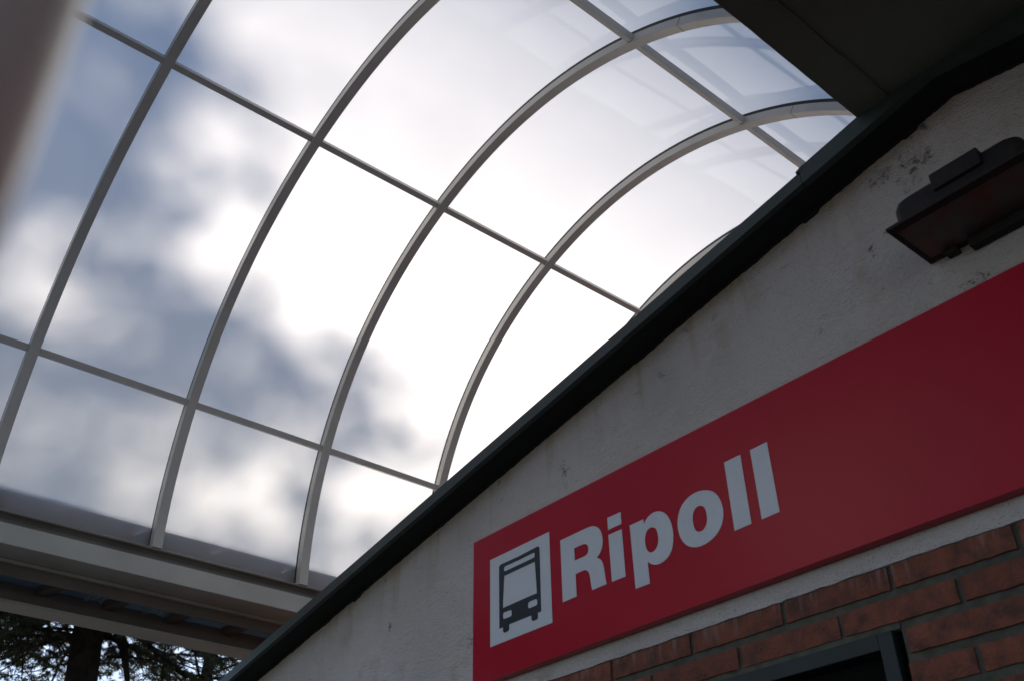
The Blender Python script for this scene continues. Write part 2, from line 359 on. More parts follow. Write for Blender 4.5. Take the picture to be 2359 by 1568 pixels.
rail('beam_lip', M_beam, [(4.897, 1.638), (4.897, 1.653), (5.03, 1.653), (5.03, 1.638)], bevel=.002)
rail('gap_glazing', M_blue, [(4.754, 1.742), (4.754, 1.747), (5.02, 1.747), (5.02, 1.742)], bevel=0)
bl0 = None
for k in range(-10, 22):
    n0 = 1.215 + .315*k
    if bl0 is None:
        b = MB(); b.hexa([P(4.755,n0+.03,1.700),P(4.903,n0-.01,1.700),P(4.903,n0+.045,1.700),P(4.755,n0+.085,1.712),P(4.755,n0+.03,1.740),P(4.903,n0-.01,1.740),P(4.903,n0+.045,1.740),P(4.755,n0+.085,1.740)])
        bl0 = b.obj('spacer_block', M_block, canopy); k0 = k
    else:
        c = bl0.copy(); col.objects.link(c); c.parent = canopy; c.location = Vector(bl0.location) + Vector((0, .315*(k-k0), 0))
# outer flashing behind the foot of the sheets, with its slanting joints
fl0 = None
for k in range(-11, 18):
    n0 = 1.180 + .4*k
    if fl0 is None:
        hf = 4.622
        b = MB(); b.hexa([P(hf,n0+.004,1.93),P(hf,n0+.404,1.93),P(hf+.004,n0+.404,1.93),P(hf+.004,n0+.004,1.93),P(hf,n0+.004,1.997),P(hf,n0+.404-.002,1.997),P(hf+.004,n0+.404-.002,1.997),P(hf+.004,n0+.004,1.997)])
        b.hexa([P(hf,n0-.070,1.997),P(hf,n0+.323,1.997),P(hf+.004,n0+.323,1.997),P(hf+.004,n0-.070,1.997),P(hf,n0+.014,2.052),P(hf,n0+.410,2.052),P(hf+.004,n0+.410,2.052),P(hf+.004,n0+.014,2.052)])
        fl0 = b.obj('flashing', M_beam, canopy); k0 = k
    else:
        c = fl0.copy(); col.objects.link(c); c.parent = canopy; c.location = Vector(fl0.location) + Vector((0, .4*(k-k0), 0))
# cobwebs in the gap between the two beams
rnd = random.Random(4)
for (n0, n1) in ((1.42, 1.50), (1.70, 1.86)):
    b = MB()
    for k in range(9):
        a = P(4.80, n0 + (n1-n0)*rnd.random(), 1.735); c = P(4.90, n0 + (n1-n0)*rnd.random()*1.4, 1.728 - .01*rnd.random())
        mid = (a+c)/2 - Vector((0, 0, .008)); b.tube([a, mid, c], [.0006]*3, 3)
    b.obj('cobweb', M_web, canopy)
# the canopy's post right beside the camera
def post(name, h, n, r, z1, label):
    b = MB(); b.tube([P(h,n,-CH+.13), P(h,n,z1)], [r, r], 40); o = b.obj(name, M_post, smooth=True)
    return o
pa = R(6.58); pd, pr = 0.160, 0.046
al = pa - math.asin(pr/pd)
pe = empty('canopy_post', P(pd*math.cos(al), pd*math.sin(al), -CH+.13), 'round beige steel post standing close to the viewer at left, out of focus', 'post')
b = MB(); b.tube([P(pd*math.cos(al), pd*math.sin(al), -CH+.13), P(pd*math.cos(al), pd*math.sin(al), 2.6)], [pr, pr], 48); ps = b.obj('shaft', M_post, pe, smooth=True)
b = MB(); b.box(pd*math.cos(al)-.12, pd*math.cos(al)+.12, pd*math.sin(al)-.12, pd*math.sin(al)+.12, -CH+.13, -CH+.142); b.obj('base_plate', M_post, pe, bevel=.002)

# ------------------------------------------------------------------ the station building
bld = empty('station_building', P(.611, D, -CH), 'bus station gable end with white plaster over red brick and dark green roof edge', 'building')
HA = .611; KS = .1935
def zsof(h): return 2.1156 - KS*h if h >= HA else 2.1156 - KS*HA - KS*(HA - h)
HL, HR = 5.05, -3.0
ZB = .857                       # plaster foot
# plaster face (subdivided foot edge so that it is not razor straight)
def jag(x, s, amp): return noise.noise(Vector((x*s, 3.1, 7.7))) * amp
b = MB(); foot = []; hs = [HL + (HR-HL)*i/400 for i in range(401)]
poly = [(h, ZB + jag(h, 25, .003) + jag(h, 90, .0018)) for h in hs] + [(HR, zsof(HR)+.03), (HA, zsof(HA)+.03), (HL, zsof(HL)+.03)]
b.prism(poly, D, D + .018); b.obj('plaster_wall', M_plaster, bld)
# brick facing with recessed mortar; the door opening is left out
DO_H0, DO_H1, DO_Z = 1.112, 2.06, .734
mo = MB()
mo.box(HL, DO_H1, D+.011, D+.25, -CH, ZB+.0); mo.box(DO_H0, HR, D+.011, D+.25, -CH, ZB); mo.box(DO_H1, DO_H0, D+.011, D+.25, DO_Z-.004, ZB)
mo.box(HL, HR, D+.018, D+.25, ZB, ZB+.30)
bm_ = MB(); tone = []
rnd = random.Random(11)
for row in range(32):
    zt = ZB - .0739*row - (.001 if row == 0 else 0); zb = zt - .0535
    if zt < -CH: break
    off = 1.106 if row % 2 == 0 else 1.256
    k0, k1 = int((HR-off)/.3)-1, int((HL-off)/.3)+1
    for k in range(k0, k1+1):
        a0, a1 = off + .3*k + .0065, off + .3*(k+1) - .0065
        a0, a1 = max(a0, HR), min(a1, HL)
        if a1-a0 < .03: continue
        segs = [(a0, a1)]
        if zb < DO_Z - .01:
            segs = []
            if a0 < DO_H0: segs.append((a0, min(a1, DO_H0)))
            if a1 > DO_H1: segs.append((max(a0, DO_H1), a1))
            segs = [q for q in segs if q[1]-q[0] > .012]
        for (q0, q1) in segs:
            f = D + .003 + rnd.uniform(-.0015, .0015); j = lambda s=.0014: rnd.uniform(-s, s)
            n0v = len(bm_.v)
            # slightly rough front face: 12 x 3 grid with wavering edges
            K, J = 14, 3; vs = []
            for jj in range(J+1):
                for kk in range(K+1):
                    h = q0 + (q1-q0)*kk/K; z = zb + (zt-zb)*jj/J
                    e = (jj in (0, J)) or (kk in (0, K))
                    if jj == 0: z += jag(h+row, 60, .0022)
                    if jj == J: z += jag(h+row+9, 60, .0018) if row else 0
                    if kk in (0, K): h += jag(z*3+k+row, 60, .0015)
                    vs.append(P(h, f + (.0018 if e else 0) + jag(h*3+z*9+row, 20, .0012), z))
            front = len(vs)
            for kk in range(K+1): vs.append(P(q0 + (q1-q0)*kk/K, D+.03, zb))
            for kk in range(K+1): vs.append(P(q0 + (q1-q0)*kk/K, D+.03, zt))
            fs = [(jj*(K+1)+kk, jj*(K+1)+kk+1, (jj+1)*(K+1)+kk+1, (jj+1)*(K+1)+kk) for jj in range(J) for kk in range(K)]
            for kk in range(K):
                fs.append((kk+1, kk, front+kk, front+kk+1)); fs.append((J*(K+1)+kk, J*(K+1)+kk+1, front+K+1+kk+1, front+K+1+kk))
            fs.append((0, K+1, 2*(K+1), 3*(K+1), front+K+1, front)); fs.append((K, front+K, front+2*K+1, J*(K+1)+K, 2*(K+1)+K, (K+1)+K))
            bm_.add(vs, fs); tone += [rnd.random()] * (len(bm_.v)-n0v)
br = bm_.obj('brick_wall', M_brick, bld)
at = br.data.attributes.new('tone', 'FLOAT', 'POINT')
if len(br.data.vertices) == len(tone): at.data.foreach_set('value', tone)
mj = mo.obj('mortar', M_mortar, br)
mj.location = (0, 0, 0)
# other walls
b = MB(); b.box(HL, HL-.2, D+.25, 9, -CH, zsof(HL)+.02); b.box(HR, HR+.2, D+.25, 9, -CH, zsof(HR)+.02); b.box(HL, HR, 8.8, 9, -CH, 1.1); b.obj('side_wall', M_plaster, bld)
# roof with verge board and soffit
NF = 1.943
rf = MB()
T = .036
hl = HL + .45
rf.prism([(hl, zsof(hl)+.004), (HA, zsof(HA)+.004), (HR, zsof(HR)+.004), (HR, zsof(HR)+T), (HA, zsof(HA)+T), (hl, zsof(hl)+T)], NF+.022, 9.3)
roof = rf.obj('roof', M_soffit, bld)
def verge(ha, hb, dz0, dz1, dn):
    b = MB(); seg = 40; pts = [ha + (hb-ha)*i/seg for i in range(seg+1)]
    if ha > HA > hb: pts = sorted(set(pts + [HA]), reverse=True)
    lo = [(h, zsof(h)+dz0+jag(h, 3, .0015)) for h in pts]; hi = [(h, zsof(h)+dz1+jag(h+5, 2.2, .002)) for h in pts][::-1]
    b.prism(lo+hi, NF-dn, NF+.020); return b.obj('verge_board', M_green, bld)
hj = unproj(1845, 402, NF)[0]
verge(hl, hj+.004, -.002, .0405, 0)
verge(hj, HR, -.006, .052, .004)
b = MB(); z_ = zsof(hj)
b.hexa([P(hj+.012, NF-.005, z_+.036), P(hj-.01, NF-.005, z_+.040), P(hj-.01, NF+.02, z_+.040), P(hj+.012, NF+.02, z_+.036), P(hj+.012, NF-.005, z_+.044), P(hj-.01, NF-.005, z_+.0535), P(hj-.01, NF+.02, z_+.0535), P(hj+.012, NF+.02, z_+.044)])
b.obj('joint_cover', M_green, bld)
# ragged filler bead in the corner between soffit and plaster
b = MB(); vs = []; fs = []; K = 900
for i in range(K+1):
    h = hl - .4 + (HR-hl+.4)*i/K
    dz = .004 + max(0, jag(h, 7, .007)) + abs(jag(h+3, 40, .005)) + (.009 if noise.noise(Vector((h*6, 1, 2))) > .5 else 0)
    vs += [P(h, D-.004, zsof(h)+.005), P(h, D-.004, zsof(h)-dz), P(h, D+.002, zsof(h)-dz)]
for i in range(K): k = 3*i; fs += [(k, k+1, k+4, k+3), (k+1, k+2, k+5, k+4)]
b.add(vs, fs); b.obj('filler_bead', M_soffit, bld)
# tiles on top of the roof
b = MB()
for side in (0, 1):
    for c_ in range(24):
        n0 = NF + .06 + c_*.30
        if side == 0: ha, hb = hl, HA
        else: ha, hb = HA, HR
        K = 8; pr_ = []
        vs = []
        for i in range(K+1):
            a = math.pi*i/K
            nn = n0 + .09*(1-math.cos(a)); dz = .05*math.sin(a)
            vs += [P(ha, nn, zsof(ha)+T+dz+.002), P(hb, nn, zsof(hb)+T+dz+.002)]
        b.add(vs, [(2*i, 2*i+1, 2*i+3, 2*i+2) for i in range(K)])
tl = b.obj('tiles', M_tile, roof); tl.location = (0, 0, 0)
# flat porch roof that the near springing of the canopy stands on
ZP = 2.008; HE = .8213; HSM = .7283
b = MB(); b.box(HSM-.004, HR, -4.2, 3.2, ZP+.003, ZP+.14)
porch = b.obj('porch_roof', M_slab, bld)
b = MB(); vs = []; K = 160
pts = [-4.2 + 7.4*i/K for i in range(K+1)]
for i, n in enumerate(pts):
    e = HE + jag(n, 14, .0016); s_ = HSM + jag(n+4, 5, .004) + jag(n, 30, .0015)
    vs += [P(e, n, ZP+.10), P(e, n, ZP), P(s_, n, ZP), P(s_, n, ZP+.10)]
b.add(vs, [(4*i+j, 4*i+(j+1) % 4, 4*i+4+(j+1) % 4, 4*i+4+j) for i in range(K) for j in range(4)] + [(0,1,2,3), (4*K+3,4*K+2,4*K+1,4*K)])
eb = b.obj('edge_beam', M_slab, porch); eb.location = (0, 0, 0)
b = MB(); vs = []
for i, n in enumerate(pts):
    s_ = HSM + jag(n+4, 5, .004) + jag(n, 30, .0015); w0 = .001 + abs(jag(n, 17, .003))
    vs += [P(s_+w0, n, ZP-.0015), P(s_-w0-.004, n, ZP-.0015), P(s_-.002, n, ZP+.0045)]
b.add(vs, [(3*i+j, 3*i+(j+1) % 3, 3*i+3+(j+1) % 3, 3*i+3+j) for i in range(K) for j in range(3)])
sm = b.obj('seam_filler', M_slab, porch); sm.location = (0, 0, 0)
# door
fz = .7155; fh = 1.134
fr = MB(); t_ = .0365
hl_ = 2.04
fr.box(fh, fh+t_, D+.004, D+.075, -CH+.13, fz); fr.box(hl_, hl_-t_, D+.004, D+.075, -CH+.13, fz); fr.box(hl_-t_, fh+t_, D+.004, D+.075, fz-t_, fz)
door = boxo('door', M_black, bld, (hl_-t_-.003, fh+t_+.003, D+.050, D+.072, -CH+.13, fz-t_-.003))
fo = fr.obj('door_frame', M_frame, door, bevel=.002); fo.location = (0, 0, 0)
b = MB(); b.box(fh+t_+.05, fh+t_+.10, D+.02, D+.048, -.62, -.50); b.tube([P(fh+t_+.075, D+.02, -.56), P(fh+t_+.075, D-.02, -.56), P(fh+t_+.18, D-.02, -.56)], [.009]*3, 10)
hd = b.obj('handle', M_lamp, door); hd.location = (0, 0, 0)
# rough mortar round the frame
b = MB(); vs = []; K = 120
for i in range(K+1):
    h = DO_H0 + (DO_H1-DO_H0)*i/K
    vs += [P(h, D+.010+jag(h, 30, .003), DO_Z+.004), P(h, D+.007, fz-.001+jag(h, 45, .003)-abs(jag(h, 9, .004))), P(h, D+.02, fz-.004)]
b.add(vs, [(3*i, 3*i+1, 3*i+4, 3*i+3) for i in range(K)] + [(3*i+1, 3*i+2, 3*i+5, 3*i+4) for i in range(K)])
mp_ = b.obj('mortar_packing', M_mortar, door); mp_.location = (0, 0, 0)
b = MB(); b.box(fh-.003, DO_H0-.001, D+.035, D+.1, -CH+.13, DO_Z); b.box(DO_H1, hl_+.003, D+.035, D+.1, -CH+.13, DO_Z); b.box(DO_H1, DO_H0, D+.075, D+.26, -CH+.13, DO_Z)
mg = b.obj('reveal', M_black, door); mg.location = (0, 0, 0)

# ------------------------------------------------------------------ the sign
NS = 2.025
sg = empty('station_sign', P(1.0, D, .9046), 'long red sign board lettered Ripoll with a white bus symbol, above the door', 'sign')
b = MB(); b.box(1.2845*NS, -1.35, NS, D-.001, .9046, .6935*NS); b.obj('board', M_red, sg, bevel=.0015)
def crop(ox, oy, k): return lambda p: ((ox + p[0]*k)/1.7364, (oy + p[1]*k)/1.7364)
def smooth_path(pts, tr):
    """pts: (x, y[, 1]) read as closed outline; a trailing 1 marks a sharp corner. Catmull-Rom between the others, in sign coordinates."""
    Q = [(*unproj(*tr(p), NS), len(p) > 2) for p in pts]; n = len(Q); out = []
    for i in range(n):
        p0, p1, p2, p3 = Q[i-1], Q[i], Q[(i+1) % n], Q[(i+2) % n]
        if p1[2] and p2[2]: out.append(p1[:2]); continue
        if p1[2]: p0 = p1
        if p2[2]: p3 = p2
        for s in range(6):
            t = s/6
            out.append(tuple(.5*((2*p1[k]) + (-p0[k]+p2[k])*t + (2*p0[k]-5*p1[k]+4*p2[k]-p3[k])*t*t + (-p0[k]+3*p1[k]-3*p2[k]+p3[k])*t**3) for k in (0, 1)))
    return out
def flat_shape(name, outlines, m, parent, n, th=.0009):
    cu = bpy.data.curves.new(name, 'CURVE'); cu.dimensions = '2D'; cu.fill_mode = 'BOTH'; cu.extrude = th/2
    for o in outlines:
        sp = cu.splines.new('POLY'); sp.points.add(len(o)-1); sp.use_cyclic_u = True
        for i, (h, z) in enumerate(o): sp.points[i].co = (-h, z, 0, 1)
    t = bpy.data.objects.new('tmp', cu); col.objects.link(t); dg = bpy.context.evaluated_depsgraph_get()
    me = bpy.data.meshes.new_from_object(t.evaluated_get(dg)); bpy.data.objects.remove(t)
    for v in me.vertices: v.co = Vector((v.co.x, n - v.co.z, v.co.y + CH))
    me.materials.clear(); me.materials.append(m); me.name = name
    o = obj(name, None, None, None, parent, mesh=me); 
    return o
c2 = crop(2200, 2000, 500/1742); c3 = crop(2480, 1900, 500/1742); c4 = crop(2680, 1740, 500/1742); c1 = crop(1900, 2080, 400/1254)
Rout = [(147,557,1),(460,409,1),(515,384),(565,364),(615,358),(665,375),(705,420),(730,490),(737,560),(733,620),(720,680),(695,740),(655,795,1),(695,812),(728,850),(748,905),(760,965),(770,1040),(781,1110),(795,1162,1),(592,1250,1),(580,1185),(570,1120),(560,1055),(545,1005),(520,978),(485,970),(440,987,1),(360,1025,1),(375,1338,1),(182,1418,1)]
Rin = [(341,665,1),(440,619,1),(490,606),(521,618),(535,645),(539,680),(535,715),(520,748),(495,772,1),(348,838,1)]
idot = [(802,243,1),(987,160,1),(998,325,1),(813,412,1)]
istem = [(817,480,1),(1003,398,1),(1058,1058,1),(868,1133,1)]
pout = [(1114,350,1),(1302,262,1),(1312,330,1),(1342,268),(1392,207),(1452,165),(1520,151),(1590,168),(1648,225),(1693,320),(1718,440),(1720,560),(1704,670),(1670,755),(1620,820),(1555,870),(1485,893),(1420,885),(1365,853,1),(1397,1155,1),(1198,1232,1)]
pin = [(1437,373),(1478,395),(1503,455),(1514,540),(1504,620),(1470,690),(1412,724),(1362,697),(1335,625),(1328,535),(1344,445),(1384,391)]
oout = [(1215,207),(1300,227),(1368,287),(1420,390),(1443,520),(1430,650),(1385,765),(1300,875),(1190,955),(1075,998),(970,988),(890,932),(835,835),(808,705),(813,580),(848,455),(910,352),(1000,270),(1105,220)]
oin = [(1130,421),(1178,447),(1206,515),(1218,610),(1202,695),(1162,760),(1105,785),(1058,762),(1030,695),(1017,597),(1030,505),(1070,443)]
l1 = [(757,378,1),(982,268,1),(1140,1228,1),(905,1330,1)]; l2 = [(1118,207,1),(1353,90,1),(1532,1062,1),(1284,1170,1)]
NL = NS - .0008
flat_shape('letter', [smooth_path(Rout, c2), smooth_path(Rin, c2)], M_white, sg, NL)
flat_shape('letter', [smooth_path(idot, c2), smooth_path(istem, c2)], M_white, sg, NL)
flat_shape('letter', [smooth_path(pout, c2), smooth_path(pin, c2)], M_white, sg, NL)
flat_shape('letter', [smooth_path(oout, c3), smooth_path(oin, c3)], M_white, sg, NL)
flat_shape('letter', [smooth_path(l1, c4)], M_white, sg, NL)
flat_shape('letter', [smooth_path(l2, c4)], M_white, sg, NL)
pz0, pz1, ph0, ph1 = .4995*NS, .6465*NS, 1.238*NS, 1.0887*NS
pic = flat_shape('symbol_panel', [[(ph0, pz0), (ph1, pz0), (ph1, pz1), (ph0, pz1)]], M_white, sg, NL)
body = [(312,1357,1),(309,900,1),(308,600,1),(313,570),(335,550,1),(560,447,1),(780,330,1),(803,327),(813,352,1),(824,740,1),(835,1138,1),(790,1158,1),(793,1205),(783,1238),(735,1258),(718,1248),(711,1190,1),(432,1303,1),(433,1355),(420,1385),(375,1405),(361,1393),(357,1338,1)]
w1_ = [(368,600),(382,573,1),(560,493,1),(736,405,1),(752,408),(753,455),(737,470,1),(560,553,1),(384,636,1),(370,630)]
w2_ = [(371,712),(387,688,1),(560,607,1),(742,522,1),(756,532),(768,700,1),(781,895),(768,916,1),(570,1002,1),(372,1091,1),(355,1082),(362,900,1)]
q1_ = [(357,1172),(374,1150,1),(448,1122,1),(464,1132),(466,1182),(450,1204,1),(372,1235,1),(358,1224)]
q2_ = [(669,1048),(685,1018,1),(768,984,1),(784,994),(787,1042),(772,1066,1),(687,1102,1),(672,1090)]
bs = flat_shape('bus_symbol', [smooth_path(q, c1) for q in (body, w1_, w2_, q1_, q2_)], M_navy, pic, NL - .0010); bs.location = (0, 0, 0)

# ------------------------------------------------------------------ the wall lamp
lp = empty('wall_floodlight', P(.62, D, 1.544), 'dark weathered floodlight facing down from the plaster wall above the red sign', 'floodlight')
b = MB()
def ring_loop(h0, h1, n0, n1, r, z, k=6):
    pts = []
    for (ch, cn, a0) in ((h1-r, n1-r, 0), (h0+r, n1-r, 90), (h0+r, n0+r, 180), (h1-r, n0+r, 270)):
        for i in range(k+1):
            a = R(a0 + 90*i/k); pts.append(P(ch + r*math.cos(a), cn + r*math.sin(a), z))
    return pts
def loft(loops):
    b = MB(); k = len(loops[0]); vs = [v for l in loops for v in l]
    fs = [(i*k+j, i*k+(j+1) % k, (i+1)*k+(j+1) % k, (i+1)*k+j) for i in range(len(loops)-1) for j in range(k)] + [tuple(range(k)), tuple(range((len(loops)-1)*k, len(loops)*k))[::-1]]
    b.add(vs, fs); return b
ha, hb = .436, .800
hs_ = loft([ring_loop(ha+.022, hb-.022, 1.874, 2.050, .020, 1.5535), ring_loop(ha+.022, hb-.022, 1.874, 2.050, .022, 1.598), ring_loop(ha+.026, hb-.026, 1.876, 2.048, .028, 1.615), ring_loop(ha+.036, hb-.036, 1.884, 2.045, .03, 1.625), ring_loop(ha+.056, hb-.056, 1.898, 2.040, .03, 1.630)]).obj('housing', M_lamp, lp, smooth=False)
b = MB(); b.box(.668, .548, 1.864, 2.035, 1.585, 1.6325); gb = b.obj('gear_box', M_lamp, hs_, bevel=.003); gb.location = (0, 0, 0)
b = MB(); b.box(hb, ha, 1.860, 1.886, 1.544, 1.553); b.box(hb, ha, 2.042, 2.058, 1.544, 1.553); b.box(hb, hb-.012, 1.886, 2.042, 1.544, 1.553); b.box(ha+.012, ha, 1.886, 2.042, 1.544, 1.553)
b.obj('glass_rim', M_lamp, lp, bevel=.0015)
boxo('glass', M_glass, lp, (hb-.011, ha+.011, 1.885, 2.043, 1.5465, 1.5515))
b = MB(); b.box(.690, .480, 2.030, D-.001, 1.516, 1.542); b.box(.752, .720, 2.03, D-.001, 1.530, 1.543); b.obj('bracket', M_lamp, lp, bevel=.003)
b = MB(); b.tube([P(.452, 1.99, 1.615), P(.436, 2.01, 1.632), P(.43, 2.045, 1.65), P(.425, 2.052, 1.72), P(.42, 2.053, 1.90)], [.0045]*5, 8); b.obj('cable', M_dark, lp)
for h_ in (.775, .70, .62, .54, .46):
    b = MB(); b.tube([P(h_, 1.872, 1.5565), P(h_, 1.872, 1.5535)], [.004, .004], 10); b.obj('screw', M_lamp, lp)

# ------------------------------------------------------------------ trees
class Fol:
    def __init__(s): s.v = []; s.n = 0
    gaps = None
    def needles(s, base, d, rng, count, ln, wd):
        """count thin pointed leaves springing from points along a twig (numpy, batched)"""
        if s.gaps and rng.random() > s.gaps(base + d*.5): return
        t = rng.random((count, 1)); p = base[None, :] + d[None, :]*t
        dn = d/np.linalg.norm(d)
        r = rng.normal(size=(count, 3)); r -= (r@dn)[:, None]*dn; r /= np.linalg.norm(r, axis=1)[:, None]
        ax = r*.85 + dn*.55; ax /= np.linalg.norm(ax, axis=1)[:, None]
        L_ = ln*(.6+.6*rng.random((count, 1)))
        sd = np.cross(ax, rng.normal(size=(count, 3))); sd /= np.linalg.norm(sd, axis=1)[:, None]
        a = p + sd*wd; b_ = p - sd*wd; c = p + ax*L_
        s.v.append(np.stack([a, b_, c], 1).reshape(-1, 3)); s.n += count
    def obj(s, name, m, parent):
        V = np.concatenate(s.v); k = len(V)//3; me = bpy.data.meshes.new(name)
        me.vertices.add(len(V)); me.vertices.foreach_set('co', V.astype(np.float32).ravel())
        me.loops.add(3*k); me.loops.foreach_set('vertex_index', np.arange(3*k, dtype=np.int32))
        me.polygons.add(k); me.polygons.foreach_set('loop_start', np.arange(0, 3*k, 3, dtype=np.int32)); me.polygons.foreach_set('loop_total', np.full(k, 3, dtype=np.int32))
        me.update(); me.materials.append(m)
        o = bpy.data.objects.new(name, me); col.objects.link(o); o.parent = parent; o.location = -Vector(parent.location); return o
def bough(wood, fol, p0, d, ln, r0, rng, droop, dens, nl, nw, sub=.16, thin=1.0, bare=0.0):
    """a limb with side twigs that carry needles"""
    seg = 9; p = np.array(p0, float); d = np.array(d, float); d /= np.linalg.norm(d); pts = [p.copy()]
    for i in range(seg):
        d = d + np.array([0, 0, -droop/seg]) + rng.normal(size=3)*.06; d /= np.linalg.norm(d)
        p = p + d*ln/seg; pts.append(p.copy())
    pts = np.array(pts); wood.tube(pts, [max(.004, r0*(1 - .9*i/seg)) for i in range(seg+1)], 6)
    nt_ = int(ln/sub)
    for k in range(nt_):
        t = (.12 + .88*(k + rng.random())/nt_); x = t*seg; i = min(int(x), seg-1); q = pts[i] + (pts[i+1]-pts[i])*(x-i)
        dd = pts[i+1]-pts[i]; dd /= np.linalg.norm(dd)
        side = np.cross(dd, [0, 0, 1.0]); side /= np.linalg.norm(side)+1e-9
        sgn = 1 if k % 2 else -1
        td = side*sgn*(.8+.4*rng.random()) + dd*(.5+.3*rng.random()) + np.array([0, 0, rng.normal()*.22 - .10])
        td /= np.linalg.norm(td)
        tl_ = (.25 + .38*rng.random())*ln*.55*(1.15 - t*.75); tl_ = min(max(tl_, .15), 1.1)
        mid = q + td*tl_*.5 + rng.normal(size=3)*.02; end = q + td*tl_ + np.array([0, 0, -.12*tl_*(1+rng.random())])
        wood.tube([q, mid, end], [.007*thin+.002, .005*thin, .002], 4)
        if rng.random() < bare: continue
        for (a, b_) in ((q*.6+mid*.4, mid), (mid, end)):
            fol.needles(a, b_-a, rng, int(dens*tl_*.6)+1, nl, nw)
        for j in range(int(tl_/.09)):
            u = .2 + .8*rng.random(); s0 = q + (mid-q)*min(1, u*2) + (end-mid)*max(0, u*2-1)
            sd = np.cross(td, [0, 0, 1.0])*(1 if rng.random() < .5 else -1) + td*.6 + np.array([0, 0, -.35+rng.normal()*.25]); sd = sd/np.linalg.norm(sd)*(.08+.14*rng.random())
            fol.needles(s0, sd, rng, int(dens*.16)+2, nl, nw)
# thins the cedar's upper crown so its cast shadow gets this edge and these gaps
XB = [(-400,120),(0,186),(60,226),(110,244),(200,262),(240,294),(300,332),(350,372),(400,408),(450,430),(520,450),(900,480)]
LIT_GAPS = [(100,78,26,30,.9),(190,143,42,38,.8),(222,122,18,16,.6),(26,284,44,46,.95),(100,330,40,34,.6),(215,278,22,24,.6),(145,425,60,30,.75),(60,440,40,30,.5),(269,462,34,26,.85),(232,494,36,24,.8),(369,486,40,26,.8),(304,347,18,26,.6),(120,480,34,22,.6),
        (45,200,16,22,.5),(400,400,20,20,.5),(330,420,22,16,.5),(150,230,16,26,.45),(180,520,40,20,.5)]
SDh = (-SD.x, SD.y, SD.z)
def shadow_mask(q):
    if q[2] - CH < 6.6: return 1.0
    a = (-q[0], q[1], q[2] - CH); A = SDh[0]**2 + SDh[2]**2; u0, w0 = a[0]-HC, a[2]-ZC
    B = -(u0*SDh[0] + w0*SDh[2]); C = u0*u0 + w0*w0 - RS*RS; disc = B*B - A*C
    if disc < 0: return .8
    t = (-B - math.sqrt(disc))/A; p = [a[k] - t*SDh[k] for k in range(3)]
    cx, cy, cz = (p[0]*Hc[k] + p[1]*Nc[k] + p[2]*Zc[k] for k in range(3))
    if cz < .3: return .7
    x, y = 512 + cx/cz*994.6, 340 + cy/cz*994.6
    for (y0, x0), (y1, x1) in zip(XB, XB[1:]):  # (row in the view, right edge of the wanted shadow)
        if y0 <= y <= y1: xb = x0 + (x1-x0)*(y-y0)/(y1-y0); break
    else: return .7
    e = (xb + 2 - x)/16; v = 1/(1 + math.exp(-max(-30, min(30, e))))
    v *= 1.0 if y < 380 else max(.55, 1 - (y-380)/150)
    for bx, by, rx, ry, k in LIT_GAPS: v *= 1 - k*math.exp(-(((x-bx)/rx)**2 + ((y-by)/ry)**2))
    return .80*v**2.0
def px2(px, py, h):
    d = Vector((px - 1179.5, py - 784, 2291.186)); v = (d.dot(Hc), d.dot(Nc), d.dot(Zc)); k = h/v[0]; return P(h, v[1]*k, v[2]*k)

HT = 15.5
def trunk_n(z): return 5.16 - .075*(z+1.5)
ce = empty('cedar_tree', P(HT, trunk_n(-1.5), -CH), 'tall cedar with a thick dark trunk and drooping boughs behind the canopy gutter', 'tree')
wd_ = MB(); zs = [-1.5, -1.1, 0, 2, 4, 5, 7, 9, 11, 13.5, 16.4]; rr = [.46, .34, .29, .255, .235, .22, .18, .13, .085, .045, .010]
pts = [P(HT + .03*math.sin(z*1.3), trunk_n(z) + .03*math.sin(z*1.7), z) for z in zs]
tw = MB(); tw.tube(pts, rr, 20)
trunk = tw.obj('trunk', M_bark, ce, smooth=True)
rng = np.random.default_rng(5); fol = Fol()
def tree_xy(z): return np.array(P(HT, trunk_n(z), z))
# visible zone: open boughs seen against the sky
for (z0, az, tilt, L_, dr, dens, bare) in (
    (4.90, 186, .10, 2.7, .5, 140, .0), (4.10, 184, -.02, 2.3, .22, 120, .0), (3.62, 178, .02, 1.7, .25, 110, .0),
    (4.98, -8, .05, 2.8, .45, 120, .0), (4.05, -10, .05, 2.2, .25, 110, .0), (5.0, 150, -.05, 2.2, .5, 130, .0)):
    a = R(az); d = (-.25*math.sin(a), math.cos(a), tilt)      # 180 deg points to the left of the picture
    bough(wd_, fol, tree_xy(z0), d, L_, .028, rng, dr, dens*1.1, .055, .0038, sub=.10, thin=.8, bare=bare)
# the thick limbs that hang down to the right of the trunk
for path in ([(243,1458),(262,1442),(276,1478),(288,1530),(296,1600)], [(250,1450),(275,1440),(285,1470),(292,1530),(292,1600)], [(262,1440),(292,1442),(315,1462),(352,1495),(382,1518),(430,1560)],
             [(330,1475),(370,1500),(420,1515),(470,1540)], [(246,1512),(300,1512),(350,1520)], [(385,1455),(380,1500),(372,1568)], [(478,1470),(500,1510),(540,1560)]):
    pp = [px2(x, y, HT - .25) for x, y in path]; k = len(pp); wd_.tube(pp, [.055*(1-.5*i/k) if len(path) == 5 or path[0][0] == 262 else .022*(1-.6*i/k) for i in range(k)], 8)
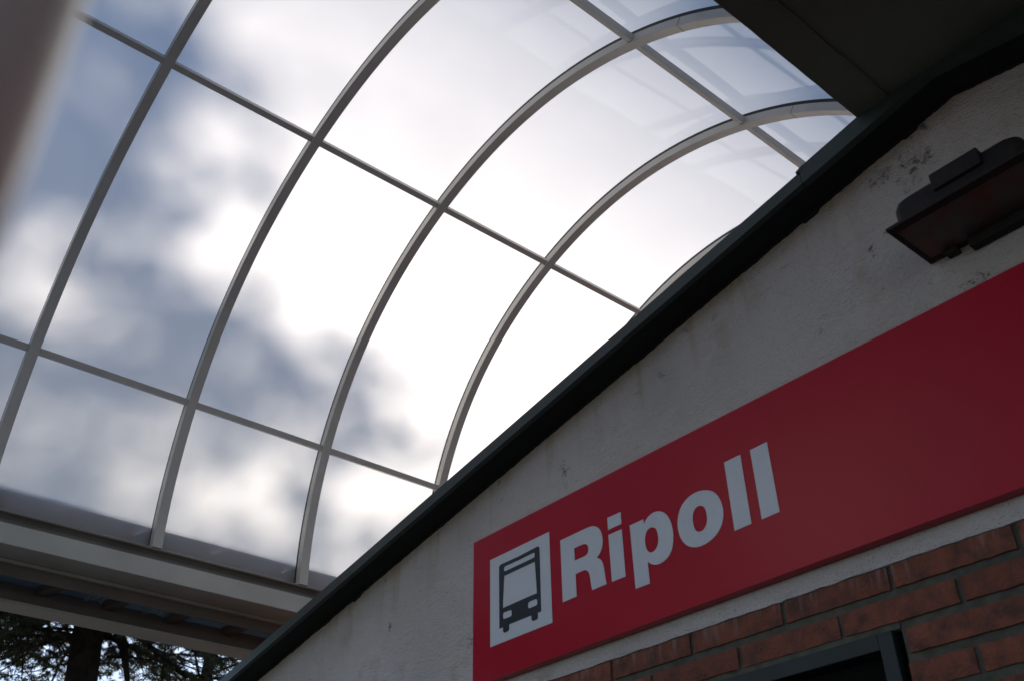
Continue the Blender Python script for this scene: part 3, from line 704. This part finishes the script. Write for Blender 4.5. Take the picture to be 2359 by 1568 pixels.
# bare twigs on the left
for path in ([(35,1460),(52,1505),(50,1560),(60,1620)],[(0,1545),(28,1530),(50,1512)],[(0,1560),(40,1552),(78,1595)],[(0,1500),(30,1475),(60,1440)],[(170,1525),(130,1532),(80,1545),(40,1548)],[(0,1440),(10,1455),(30,1465)],[(170,1520),(150,1505),(140,1480)],[(110,1450),(115,1480),(112,1520)],[(170,1450),(160,1470),(165,1500)]):
    pp = [px2(x, y, HT - .4 + .3*rng.random()) for x, y in path]; k = len(pp); wd_.tube(pp, [.012*(1-.6*i/k) for i in range(k)], 5)
# dense crown above, which shades the canopy
fol.gaps = shadow_mask
z = 5.05
while z < 16.2:
    fr_ = (z-4.9)/11.5; L_ = 4.4*(1-fr_)**.6 + .4; low = z < 6.4; nb = 7
    a0 = rng.random()*6.28
    for k in range(nb):
        a = a0 + 6.283*k/nb + rng.normal()*.35
        bough(wd_, fol, tree_xy(z + rng.normal()*.12), (math.cos(a), math.sin(a), .12 + .25*fr_), L_*(.5+.7*rng.random()), .03*(1-fr_)+.010, rng, .35, 140 if low else 110, .085 if low else .12, .007 if low else .014, sub=.18 if low else .2)
    z += .27 if z < 6.2 else .34
crown = fol.obj('crown', M_needle, ce)
wb = wd_.obj('boughs', M_bark, ce)

# the denser, greener pine to the right behind it
HT2 = 19.0; c0 = px2(470, 1500, HT2)
pn = empty('pine_tree', Vector((c0.x, c0.y, 0)), 'bushy green pine right of the cedar, half hidden by the dark roof edge', 'tree')
tw = MB(); tw.tube([Vector((c0.x, c0.y, 0)), Vector((c0.x+.1, c0.y, 4)), Vector((c0.x, c0.y+.15, 8)), Vector((c0.x, c0.y, 10.5))], [.24, .19, .10, .02], 12)
tw.obj('trunk', M_bark, pn, smooth=True)
wd2 = MB(); f2 = Fol(); rng = np.random.default_rng(8); z = 3.4
while z < 10.2:
    fr_ = (z-3.2)/7.2; L_ = 2.5*(1-fr_)**.8 + .3
    a0 = rng.random()*6.28
    for k in range(6):
        a = a0 + 6.283*k/6 + rng.normal()*.2
        bough(wd2, f2, (c0.x, c0.y, z), (math.cos(a), math.sin(a), .2), L_*(.75+.5*rng.random()), .035, rng, .15, 95, .085, .0055, sub=.2)
    z += .42
f2.obj('crown', M_needle2, pn); wd2.obj('boughs', M_bark, pn)

# a farther one fills the gap beyond the trunk
HT3 = 30.0; c0 = px2(330, 1600, HT3)
fn = empty('fir_tree', Vector((c0.x, c0.y, 0)), 'distant fir whose top shows low between the cedar trunk and the roof edge', 'tree')
tw = MB(); tw.tube([Vector((c0.x, c0.y, 0)), Vector((c0.x, c0.y, 9.0))], [.25, .03], 10); tw.obj('trunk', M_bark, fn, smooth=True)
wd3 = MB(); f3 = Fol(); z = 1.5
while z < 9.0:
    fr_ = (z-1.5)/7.6; L_ = 2.4*(1-fr_) + .2
    a0 = rng.random()*6.28
    for k in range(6):
        a = a0 + 6.283*k/6
        bough(wd3, f3, (c0.x, c0.y, z), (math.cos(a), math.sin(a), .1), L_, .03, rng, .2, 60, .12, .010, sub=.28)
    z += .5
f3.obj('crown', M_needle, fn); wd3.obj('boughs', M_bark, fn)
